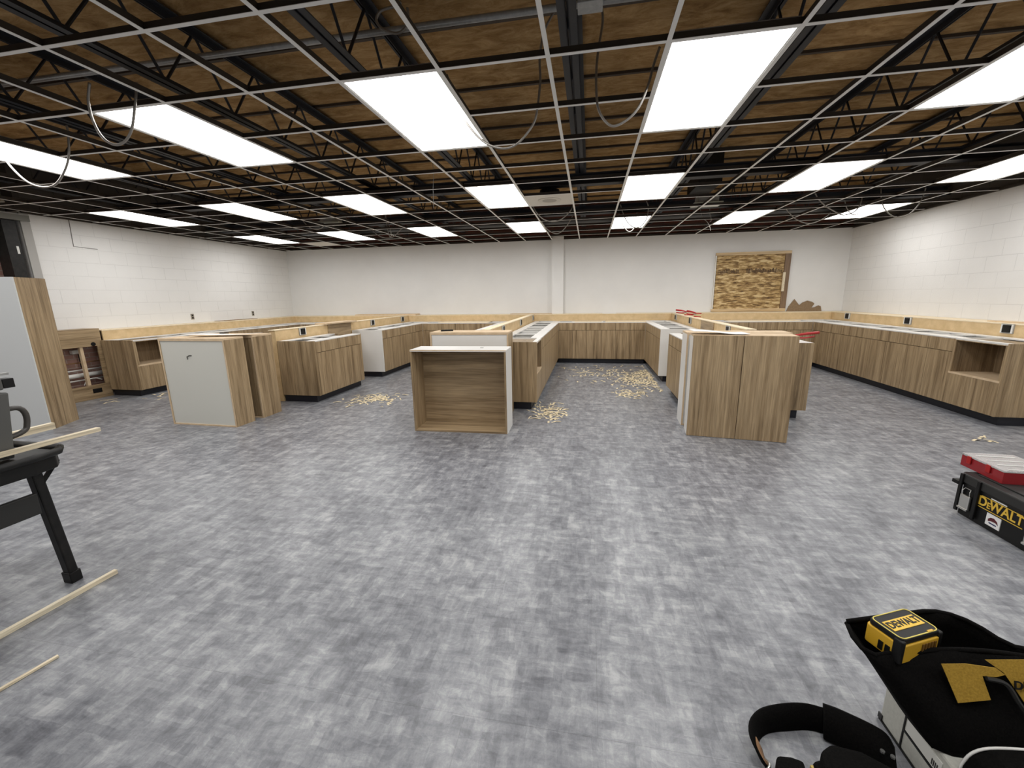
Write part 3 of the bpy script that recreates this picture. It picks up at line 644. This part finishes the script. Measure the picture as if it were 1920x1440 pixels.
# plans on the left loose boxes and on the right ones
f = MB(); rows_ = []
for i in range(9):
    u = i/8; rows_.append([(-3.80+.62*u+.10*v, 1.52+.16*u+.25*v, 1.036+.007*(1+math.sin(u*5+v*2))+.022*abs(u-.5)*(1-v)+.006) for v in (0,.33,.66,1)])
tag(f.grid(rows_).build('plan_sheets', PAPER, solid=.002), 'white drawings lying curled across the left loose cabinets', 'paper')
f = MB(); rows_ = []
for i in range(9):
    u = i/8; rows_.append([(1.88+.50*u, 1.86+.24*v-.05*u, 1.042+.007*(1+math.sin(u*6))+.020*(1-u)**2) for v in (0,.33,.66,1)])
pl = tag(f.grid(rows_).build('plan_sheets', PAPER, solid=.003), 'white drawings lying curled on the two door cabinet', 'paper')
def pencil(x,y,z,rz,label,L=.13,r=.006,m=BLACK):
    o = MB().tube([(-L/2,0,r),(L/2,0,r)], r, 8).build('marker_pen', m); o.location = (x,y,z); o.rotation_euler = (0,0,rz); tag(o, label, 'pen')
pencil(-.86,2.36,1.031,.4,'black marker on top of the white backed box',.15,.010)
pencil(-3.42,1.72,1.060,.3,'small black marker on the left loose cabinets',.10,.006)
def clamp(x, y, z, rz, label, L=.30):
    t_ = empty('hand_clamp', (x,y,z), rz); tag(t_, label, 'clamp', 'red hand clamps')
    MB().tube(spline([(0,0,.02),(L*.4,0,.035),(L,.0,.045)],5), [.012]*3+[.014]*3+[.016]*5, 8).build('handle', RED, t_, smooth=True)
    MB().tube(spline([(.0,0,.0),(L*.4,.0,-.01),(L*.9,.02,.0)],5), .010, 8).build('handle', RED, t_, smooth=True)
    MB().box(-.16,.02,-.008,.008,.005,.022).build('jaw', RED, t_, bevel=.003); MB().box(-.15,.02,-.008,.008,-.05,-.035).build('jaw', RED, t_, bevel=.003)
    MB().tube([(0,-.016,.0),(0,.016,.0)], .012, 10).build('pivot', CHROME, t_)
clamp(3.15,2.66,HB+.056,.35,'red clamp gripping behind the two door cabinet')
clamp(2.69,5.30,HM+.052,2.0,'red clamp lying on the right island partition, nearer one',.22); clamp(2.67,5.95,HM+.052,2.4,'red clamp lying on the right island partition, farther one',.20)

# ------------------------------------------------------------------ wood shavings on the floor
SH = mat('wood_shaving', (.78,.66,.44), .8)
def shavings(cx_, cy_, sx, sy_, n, label, rad=.065):
    f = MB(); spots_ = []
    if cx_ is None:
        for (a_, b_, c_, d_, n_) in ((1.85,5.0,.16,.42,210),(1.62,4.55,.20,.35,150),(1.05,5.3,.4,.45,130),(1.45,3.65,.12,.10,60)):
            spots_ += [(min(random.gauss(a_, c_), 1.95), random.gauss(b_, d_)) for k in range(n_)]
    else: spots_ = [(random.gauss(cx_, sx), random.gauss(cy_, sy_)) for k in range(n)]
    for (x, y) in spots_:
        if cx_ is None and (x < .32 or y > 6.3): continue
        a = random.uniform(0, PI); L = random.uniform(.018,rad); w_ = random.uniform(.005,.015)
        c, s_ = math.cos(a), math.sin(a); z1 = random.uniform(.002,.008)
        p = [(x-c*L-s_*w_, y-s_*L+c*w_, .001),(x-c*L+s_*w_, y-s_*L-c*w_, .001),(x+s_*w_+c*0, y-c*w_, z1+.003),(x-s_*w_, y+c*w_, z1+.003)]
        q = [(x+c*L+s_*w_+s_*.01, y+s_*L-c*w_-c*.01, .001),(x+c*L-s_*w_+s_*.01, y+s_*L+c*w_-c*.01, .001)]
        f.grid([[p[0],p[1]],[p[3],p[2]],[q[1],q[0]]])
    tag(f.build('wood_shavings', SH, solid=.001), label, 'wood shavings', kind='stuff')
shavings(None, None, 0, 0, 0, 'pale wood shavings on the floor between middle and right islands')
shavings(.37,2.52,.12,.20,90,'pale wood shavings at the foot of the middle island'); shavings(-2.22,2.90,.2,.15,110,'pale wood shavings beside the left island')
shavings(-6.2,2.3,.12,.05,5,'few shavings before the chase cutout board'); shavings(-5.75,2.75,.1,.12,10,'few shavings before the left wall run'); shavings(4.7,2.1,.08,.05,6,'few shavings before the right wall run')

# ------------------------------------------------------------------ folding stand with saw at the left
t_ = empty('folding_workbench', (-1.95,-1.6,0)); tag(t_, 'black folding saw stand with splayed legs at left edge', 'workbench')
def P(x,y,z): return (x+1.95, y+1.6, z)
q = MB(); q.prism([(.30,-1.0),(.315,.44),(.29,.53),(.24,.565),(-.22,.565),(-.29,.44),(-.30,-1.0)], 'z', .735, .742)
q.build('table_top', BLACKM, t_)
q = MB()
rim = [(.31,-1.0),(.325,.45),(.305,.55),(.25,.59),(-.25,.59),(-.31,.55),(-.32,.45),(-.32,-1.0)]
q.tube([(x,y,.745) for x,y in rim], .018, 8); q.build('rim_rail', BLACKM, t_, smooth=True)
q = MB(); q.prism([(.30,-1.0),(.318,.45),(.298,.54),(.245,.58),(-.24,.58),(-.30,.44),(-.30,-1.0)], 'z', .665, .734); q.build('apron', BLACK, t_, bevel=.006)
q = MB(); q.box(-.22,-.06,-1.0,.50,.742,.750); q.build('support_beam', DGREY, t_, bevel=.006)
for (a, b) in (((-1.735,-1.11,.69),(-1.805,-1.03,.03)),((-2.24,-1.125,.69),(-2.50,-1.03,.03)),((-1.655,-2.2,.69),(-1.805,-2.35,.03)),((-2.24,-2.2,.69),(-2.50,-2.35,.03))):
    lg = MB().bar(P(*a), P(*b), .048, .040, (0,1,0)).build('leg', BLACKM, t_, bevel=.006)
    MB().bar(P(*[b[i]+(a[i]-b[i])*.05 for i in range(3)]), P(b[0],b[1],0), .058, .050, (0,1,0)).build('rubber_foot', BLACK, lg, bevel=.004)
MB().bar(P(-1.735,-1.12,.50), P(-1.735,-2.22,.50), .025, .105).build('shelf_rail', DGREY, t_, bevel=.004)
MB().bar(P(-2.32,-1.10,.50), P(-2.32,-2.22,.50), .025, .105).build('shelf_rail', DGREY, t_, bevel=.004)
MB().bar(P(-1.735,-1.095,.58), P(-1.70,-1.03,.69), .018).build('brace', BLACKM, t_)
# mitre saw on the stand
s = empty('mitre_saw', (-1.80,-1.38,.752)); tag(s, 'black mitre saw on the folding stand, loop handle showing', 'saw')
MB().prism([(.15*math.cos(a)+.0, .20*math.sin(a)+.0) for a in [2*PI*k/24 for k in range(24)]], 'z', 0, .05).build('base_table', DGREY, s, bevel=.005)
MB().box(-.10,.08,-.10,.14,.05,.08).build('fence', BLACKM, s, bevel=.004)
WORN = mat('worn_grey', (.09,.09,.085), .45)
MB().bar((.05,.185,.0),(.05,.222,.30), .075, .055, (1,0,0)).build('arm_post', WORN, s, bevel=.006)
MB().bar((.05,-.25,.335),(.05,.250,.335), .05, .05).build('slide_bar', WORN, s, bevel=.006)
MB().box(.027,.073,.250,.290,.315,.358).build('bar_end', BLACK, s, bevel=.003)
MB().bar((.05,-.25,.378),(.05,.285,.378), .020, .010).build('slide_rail', GALV, s)
hp = [(.05,.22,.215),(.05,.285,.215),(.05,.308,.185),(.05,.306,.135),(.05,.285,.100),(.05,.20,.08)]
MB().tube(spline(hp,6), .0115, 10).build('loop_handle', mat('handle_grey', (.06,.055,.05), .35), s, smooth=True)
MB().tube([(-.10,-.02,.20),(-.06,-.02,.20)], .12, 32).build('blade_guard', BLACK, s, bevel=.006)
# wood strips on the stand and on the floor
def strip(p, q_, w_, h, m, label, name='wood_strip'):
    o = MB().bar(p, q_, w_, h).build(name, m); tag(o, label, 'wood strip', 'wood strips at the left edge')
strip((-1.71,-1.55,.785),(-1.685,-.845,.785),.030,.020,LUMBERY,'pale wood strip overhanging the saw stand, longer nearer one')
strip((-2.03,-1.5,.782),(-2.035,-.82,.782),.030,.034,LUMBERY,'wood strip on the saw stand beside the saw, shorter far one')
strip((-1.685,-1.75,.012),(-1.640,-.945,.012),.022,.022,LUMBERY,'pale square wood strip on the floor under the saw stand')
strip((-1.37,-1.85,.006),(-1.283,-1.424,.006),.013,.009,LUMBERY,'thin wood strip on the floor, nearest the camera')

# ------------------------------------------------------------------ tool box with organiser at the right
tb = empty('tool_box', (3.26,.49,0), 0); tag(tb, 'black tool box with steel latches and yellow lettering, right edge', 'tool box')
Lx = .34; Ly = .66
q = MB(); q.prism([(.03,0),(.0,-.03),(.0,-Ly+.03),(.03,-Ly),(Lx,-Ly),(Lx,0)], 'z', .0, .215); q.build('box_body', BLACK, tb, bevel=.008)
q = MB(); q.prism([(.02,.01),(-.008,-.02),(-.008,-Ly+.02),(.02,-Ly-.01),(Lx,-Ly-.01),(Lx,.01)], 'z', .215, .275); q.build('lid', DGREY, tb, bevel=.008)
MB().box(-.018,.04,-.015,.035,.19,.215).build('side_lip', BLACK, tb, bevel=.004)
MB().box(.05,Lx-.03,-Ly+.06,-.05,.275,.283).build('lid_ridge', DGREY, tb, bevel=.003)
for yy in (-.015,-.135): MB().box(-.018,-.006,yy-.022,yy,.02,.272).build('rib', BLACK, tb, bevel=.003)
for yy in (-.075,-.49):
    lt = MB().box(-.016,-.002,yy-.034,yy+.034,.05,.145).build('latch', CHROME, tb, bevel=.004)
    MB().box(-.022,-.012,yy-.034,yy+.034,.048,.060).build('latch_lip', CHROME, lt, bevel=.002)
    MB().tube([(-.010,yy-.025,.145),(-.012,yy-.025,.172),(-.004,yy-.020,.188),(-.004,yy+.020,.188),(-.012,yy+.025,.172),(-.010,yy+.025,.145)], .003, 6).build('latch_wire', CHROME, lt)
RFACE = (R90, 0, -R90)
text('lettering', 'D', .080, LETTER, tb, (-.0015,-.178,.155), RFACE, .0012, .022, .95)
text('lettering', 'E', .052, LETTER, tb, (-.0015,-.218,.147), RFACE, .0012, .018, .90)
text('lettering', 'WALT', .080, LETTER, tb, (-.0015,-.325,.155), RFACE, .0012, .018, .90)
MB().box(-.003,0,-.425,-.155,.116,.1195).build('logo_line', LETTER, tb); MB().box(-.003,0,-.415,-.165,.188,.1915).build('logo_line', LETTER, tb)
MB().box(-.003,0,-.32,-.225,.196,.202).build('logo_dash', PLASTW, tb)
st = MB().box(-.004,-.0,-.310,-.222,.035,.108).build('sticker', PAPER, tb)
MB().prism([(-.300,.062),(-.292,.080),(-.270,.092),(-.250,.088),(-.236,.074),(-.238,.060),(-.255,.068),(-.285,.070)], 'x', -.0052, -.004).build('sticker_emblem', mat('emblem_dark_red', (.10,.01,.015), .5), st)
MB().box(-.0052,-.004,-.290,-.245,.050,.057).build('sticker_bar', mat('emblem_blue', (.02,.03,.12), .5), st)
og = empty('parts_organizer', (3.33,.60,.284), math.radians(-2)); tag(og, 'red translucent parts organizer with clear lid on the tool box', 'organizer')
W2, D2 = .30, .27
q = MB(); q.box(0,D2,-W2,0,0,.004).box(0,.004,-W2,0,.004,.072).box(D2-.004,D2,-W2,0,.004,.072).box(.004,D2-.004,-W2,-W2+.004,.004,.072).box(.004,D2-.004,-.004,0,.004,.072); q.build('tray', REDT, og)
for k in range(1,4): MB().box(.004,D2-.004,-W2*k/4-.002,-W2*k/4+.002,.004,.055).build('divider', RED, og)
MB().box(.16,.164,-W2+.004,-.004,.004,.055).build('divider', RED, og)
MB().box(-.006,D2+.006,-W2-.006,.006,.072,.084).build('lid', CLEAR, og, bevel=.004)
for k in range(4): MB().box(.03,D2-.03,-W2*(k+.85)/4,-W2*(k+.75)/4,.0845,.087).build('lid_bar', PLASTW, og)
for yy in (-.06,-W2+.1): MB().box(-.010,-.002,yy-.02,yy+.01,.03,.080).build('latch', RED, og, bevel=.002)
for k, (x, y, c) in enumerate(((.06,-.05,BLACK),(.08,-.15,CHROME),(.22,-.06,CHROME),(.24,-.16,BLACK),(.07,-.25,LEATHER))):
    tag(MB().box(-.025,.025,-.03,.03,0,.03).build('hardware_packet', c, bevel=.004), 'small packet of hardware inside the red organizer, %s' % ('black front corner','silver front middle','silver rear','black rear','tan front right')[k], 'hardware packet').location = (3.33+x,.60+y,.289)
wr = MB().tube(spline([(3.36,.14,.30),(3.37,.10,.315),(3.39,.05,.33),(3.42,-.02,.33)],6), .022, 10).build('orange_handle', mat('orange_plastic', (.75,.20,.04), .4), smooth=True); tag(wr, 'orange tool grip lying on the tool box, at right edge', 'tool grip')

# ------------------------------------------------------------------ grey case, tool bag, battery at the lower right
cs = empty('equipment_case', (1.865,-1.14,0)); tag(cs, 'light grey hard case lying under the black tool bag', 'case')
MB().box(0,.42,-.60,0,.0,.150).build('case_shell', GREYCASE, cs, bevel=.008)
MB().bar((-.002,-.002,.002),(-.002,-.60,.002), .004, .006).build('base_seam', BLACK, cs)
MB().box(-.003,0,-.0995,-.095,.0,.14).build('panel_seam', BLACK, cs); MB().box(-.003,0,-.24,-.0995,.070,.077).build('panel_seam', BLACK, cs)
lb_ = MB().box(-.002,0,-.235,-.105,.080,.125).build('label_plate', mat('label_silver', (.62,.62,.58), .4), cs)
for k in range(4): MB().box(-.003,-.002,-.225+.006*k,-.222+.006*k,.085,.105).build('label_print', DGREY, lb_)
MB().box(-.004,0,-.014,.003,.004,.024).build('hinge', DGREY, cs)

bag = empty('tool_bag', (1.9,-1.25,.15)); tag(bag, 'open black fabric tool bag with yellow trim holding a battery', 'tool bag')
def Bp(p): return (p[0]-1.9, p[1]+1.25, p[2]-.15)
RIMB = [(1.689,-1.185,.40),(1.767,-1.179,.42),(1.868,-1.156,.43),(1.946,-1.145,.44),(2.005,-1.162,.44),(2.049,-1.197,.43),(2.073,-1.228,.42),(2.107,-1.241,.42),(2.22,-1.25,.42),(2.36,-1.25,.41)]
RIMF = [(1.686,-1.195,.395),(1.684,-1.245,.378),(1.703,-1.286,.376),(1.730,-1.286,.386),(1.796,-1.277,.39),(1.886,-1.261,.40),(1.993,-1.257,.41),(2.094,-1.258,.41),(2.22,-1.27,.41),(2.36,-1.30,.405)]
# rims resampled to the same count, then lofted to the base
def resample(P_, n):
    P_ = spline(P_, 12); d = [0]
    for a, b in zip(P_, P_[1:]): d.append(d[-1]+(b-a).length)
    out = []
    for k in range(n):
        s_ = d[-1]*k/(n-1); i = max(j for j in range(len(d)) if d[j] <= s_+1e-9); i = min(i, len(d)-2)
        u = (s_-d[i])/max(d[i+1]-d[i],1e-9); out.append(P_[i].lerp(P_[i+1], min(u,1)))
    return out
N = 22; rb, rf = resample(RIMB, N), resample(RIMF, N)
base_f = [Vector((1.850+.42*k/(N-1), -1.355-.03*math.sin(k/(N-1)*PI), .152)) for k in range(N)]
base_b = [Vector((1.850+.42*k/(N-1), -1.19, .152)) for k in range(N)]
def wall(rim, base, bulge):
    rows_ = []
    for t in (0,.15,.3,.45,.6,.75,.9,1):
        r_ = []
        for k in range(N):
            p = rim[k].lerp(base[k], t); p.y += bulge*math.sin(t*PI) + .004*math.sin(k*1.3+t*9); p.x += .003*math.sin(k*2.1+t*6)
            r_.append(Bp(p))
        rows_.append(r_)
    return rows_
MB().grid(wall(rf, base_f, -.012)).build('front_panel', FABRIC, bag, smooth=True, solid=.006)
MB().grid(wall(rb, base_b, .012)).build('back_panel', FABRIC, bag, smooth=True, solid=.006)
rows_ = []
for t in (0,.25,.5,.75,1):
    a, b = rf[0].lerp(base_f[0], t), rb[0].lerp(base_b[0], t)
    rows_.append([Bp(a.lerp(b, s_) + Vector((-.006*math.sin(s_*PI),0,0))) for s_ in (0,.25,.5,.75,1)])
MB().grid(rows_).build('end_panel', FABRIC, bag, smooth=True, solid=.006)
rows_ = []
for t in (0,.25,.5,.75,1):
    a, b = rf[-1].lerp(base_f[-1], t), rb[-1].lerp(base_b[-1], t)
    rows_.append([Bp(a.lerp(b, s_)) for s_ in (0,.25,.5,.75,1)])
MB().grid(rows_).build('end_panel', FABRIC, bag, smooth=True, solid=.006)
MB().grid([[Bp(p+Vector((0,0,.002))) for p in base_f],[Bp(p+Vector((0,0,.002))) for p in base_b]]).build('bag_floor', FABRIC, bag, solid=.004)
MB().tube([Bp(p) for p in rf], .0065, 8).build('rim_piping', FABRIC, bag, smooth=True); MB().tube([Bp(p) for p in rb], .0065, 8).build('rim_piping', FABRIC, bag, smooth=True)
def patch(name, poly, m, push=(0,-.012,.004), solid=.002):
    f = MB(); v = [f.bm.verts.new(Vector(Bp(p))+Vector(push)) for p in poly]; f.bm.faces.new(v); return f.build(name, m, bag, solid=solid)
patch('yellow_patch', [(1.862,-1.295,.389),(1.922,-1.292,.397),(1.992,-1.293,.396),(2.012,-1.298,.382),(1.99,-1.301,.374),(1.958,-1.301,.372),(1.973,-1.321,.316),(1.895,-1.327,.297)], YFAB)
patch('yellow_band', [(1.968,-1.287,.413),(2.076,-1.282,.427),(2.25,-1.30,.42),(2.25,-1.34,.32),(2.051,-1.32,.319),(2.037,-1.311,.343),(2.01,-1.296,.386)], YFAB)
f = MB(); f.tube(spline([Bp((1.965,-1.318,.374)),Bp((2.005,-1.325,.370)),Bp((2.03,-1.338,.330)),Bp((2.05,-1.345,.300))],6), .006, 6)
f.build('handle_strap', DGREY, bag); text('lettering', 'DEWALT', .030, BLACK, bag, Bp((2.085,-1.322,.368)), (math.radians(72),0,math.radians(2)), .001, .02)
# battery
bt = empty('tool_battery', (1.812,-1.228,.385), math.radians(24.5)); bt.rotation_euler = (math.radians(0), 0, math.radians(24.5))
tag(bt, 'yellow and black power tool battery sitting in the open bag', 'battery')
W3, D3 = .146, .088
def rr(w_, d, r_, n=4):
    out = []
    for (sx, sy_, a0) in ((1,1,0),(-1,1,PI/2),(-1,-1,PI),(1,-1,3*PI/2)):
        for k in range(n+1):
            a = a0+PI/2*k/n; out.append((sx*(w_/2-r_)+r_*math.cos(a), sy_*(d/2-r_)+r_*math.sin(a)))
    return out
MB().prism(rr(W3+.010,D3+.012,.012),'z',-.015,.045).build('battery_case', YELLOW, bt, bevel=.003)
MB().prism(rr(W3+.004,D3+.005,.012),'z',.045,.064).build('top_shell', BLACK, bt, bevel=.004)
for sx in (-1,1):
    MB().box(sx*(W3/2+.0)-.008,sx*(W3/2)+.008,-D3/2-.007,-D3/2+.018,-.015,.060).build('corner_guard', BLACK, bt, bevel=.004)
MB().tube([(x,y,.0645) for x,y in rr(W3-.002,D3-.002,.014)], .0016, 6, closed=True).build('trim_ring', mat('bright_yellow_trim', (.85,.70,.16), .4), bt)
MB().box(-.060,.060,-.016,.020,.064,.0655).build('name_plate', LETTER, bt)
text('lettering', 'DEWALT', .031, BLACK, bt, (.0,.002,.0660), (0,0,0), .0006, .025, .92)
for k in range(5): MB().box(.002+.012*k,.009+.012*k,-D3/2-.0085,-D3/2-.004,.012,.036).build('vent_slot', mat('vent_brown', (.16,.08,.01), .6) if k == 0 else bpy.data.materials['vent_brown'], bt)
for k in range(2): MB().box(-W3/2-.008,-W3/2-.004,-.022+.018*k,-.010+.018*k,-.008,.020).build('rating_print', BLACK, bt)
MB().box(.03,.05,-D3/2+.0,-D3/2+.006,.0645,.067).build('latch_tab', YELLOW, bt)
# black pouch with white piping
pc = empty('zip_pouch', (2.02,-1.46,.15)); tag(pc, 'black pouch with white piping at the lower right corner', 'pouch')
prof = [(-.14,0),(-.14,.02),(-.125,.06),(-.09,.085),(-.02,.098),(.06,.103),(.14,.10),(.20,.09),(.20,0)]
MB().prism(prof,'y',-.06,.055).build('pouch_body', FABRIC, pc, bevel=.004); MB().tube([(x,.056,z) for x,z in spline([(p[0],0,p[1]) for p in prof[:-1]],4) and [(v.x,v.z) for v in spline([(p[0],0,p[1]) for p in prof[:-1]],4)]], .0035, 8).build('white_piping', PLASTW, pc, smooth=True)

# tool belt
bl = empty('tool_belt', (1.6,-1.3,0)); tag(bl, 'black padded tool belt looped on the floor', 'tool belt')
def Q(p): return (p[0]-1.6, p[1]+1.3, p[2])
def band(name, top, bot, m, solid=.006):
    n = 24; T_, B_ = resample(top, n), resample(bot, n)
    return MB().grid([[Q(p) for p in T_],[Q(T_[k].lerp(B_[k],.5)) for k in range(n)],[Q(p) for p in B_]]).build(name, m, bl, smooth=True, solid=solid)
band('belt_web', [(1.40,-1.385,.05),(1.381,-1.355,.075),(1.385,-1.321,.08),(1.406,-1.283,.08),(1.452,-1.244,.08),(1.529,-1.215,.08),(1.599,-1.203,.08),(1.660,-1.212,.08)],
     [(1.43,-1.385,.002),(1.415,-1.352,.002),(1.418,-1.318,.002),(1.436,-1.285,.002),(1.475,-1.258,.002),(1.540,-1.240,.002),(1.607,-1.226,.002),(1.66,-1.232,.002)], FABRIC)
band('back_pad', [(1.650,-1.205,.092),(1.70,-1.222,.092),(1.785,-1.268,.090),(1.80,-1.30,.07)], [(1.640,-1.250,.004),(1.69,-1.275,.004),(1.76,-1.325,.004),(1.79,-1.35,.004)], FABRIC, .018)
band('leather_lining', [(1.405,-1.325,.055),(1.402,-1.345,.045),(1.412,-1.372,.03),(1.428,-1.385,.02)], [(1.430,-1.318,.004),(1.428,-1.345,.004),(1.432,-1.372,.003),(1.445,-1.39,.003)], LEATHER, .003)
MB().prism([(-.165,-.10),(-.15,-.065),(-.11,-.062),(-.075,-.070),(-.09,-.12),(-.17,-.14)],'z',.002,.05).build('belt_end', FABRIC, bl, bevel=.01)
pz = [(-.02,-.04),(.02,-.012),(.10,-.02),(.17,-.06),(.19,-.12),(.05,-.13),(-.04,-.10)]
MB().prism(pz,'z',.002,.066).build('pouch', FABRIC, bl, bevel=.016)
MB().prism([(-.05,-.062),(-.02,-.05),(-.015,-.09),(-.05,-.10)],'z',.002,.045).build('side_loop', FABRIC, bl, bevel=.01)
MB().box(-.058,-.045,-.078,-.066,.002,.035).build('brass_clip', mat('brass', (.45,.34,.10), .35, .6), bl, bevel=.003)
MB().tube(spline([Q((1.42,-1.36,.02)),Q((1.425,-1.385,.03)),Q((1.405,-1.40,.02)),Q((1.38,-1.395,.012))],5), .004, 8).build('buckle', CHROME, bl, smooth=True)
for k in range(2): MB().tube([Q((1.782-.02*k,-1.325+.012*k,.060)),Q((1.782-.02*k,-1.325+.012*k,.066))], .006, 12).build('rivet', CHROME, bl)
sawh = MB().box(-.09,.09,-.02,.02,0,.012).build('olive_case', mat('olive_plastic', (.16,.15,.09), .6), bevel=.004); sawh.location = (1.80,-1.42,.152-.15); sawh.rotation_euler = (0,0,.2)
tag(sawh, 'small olive case beside the tool belt at the bottom edge', 'case')
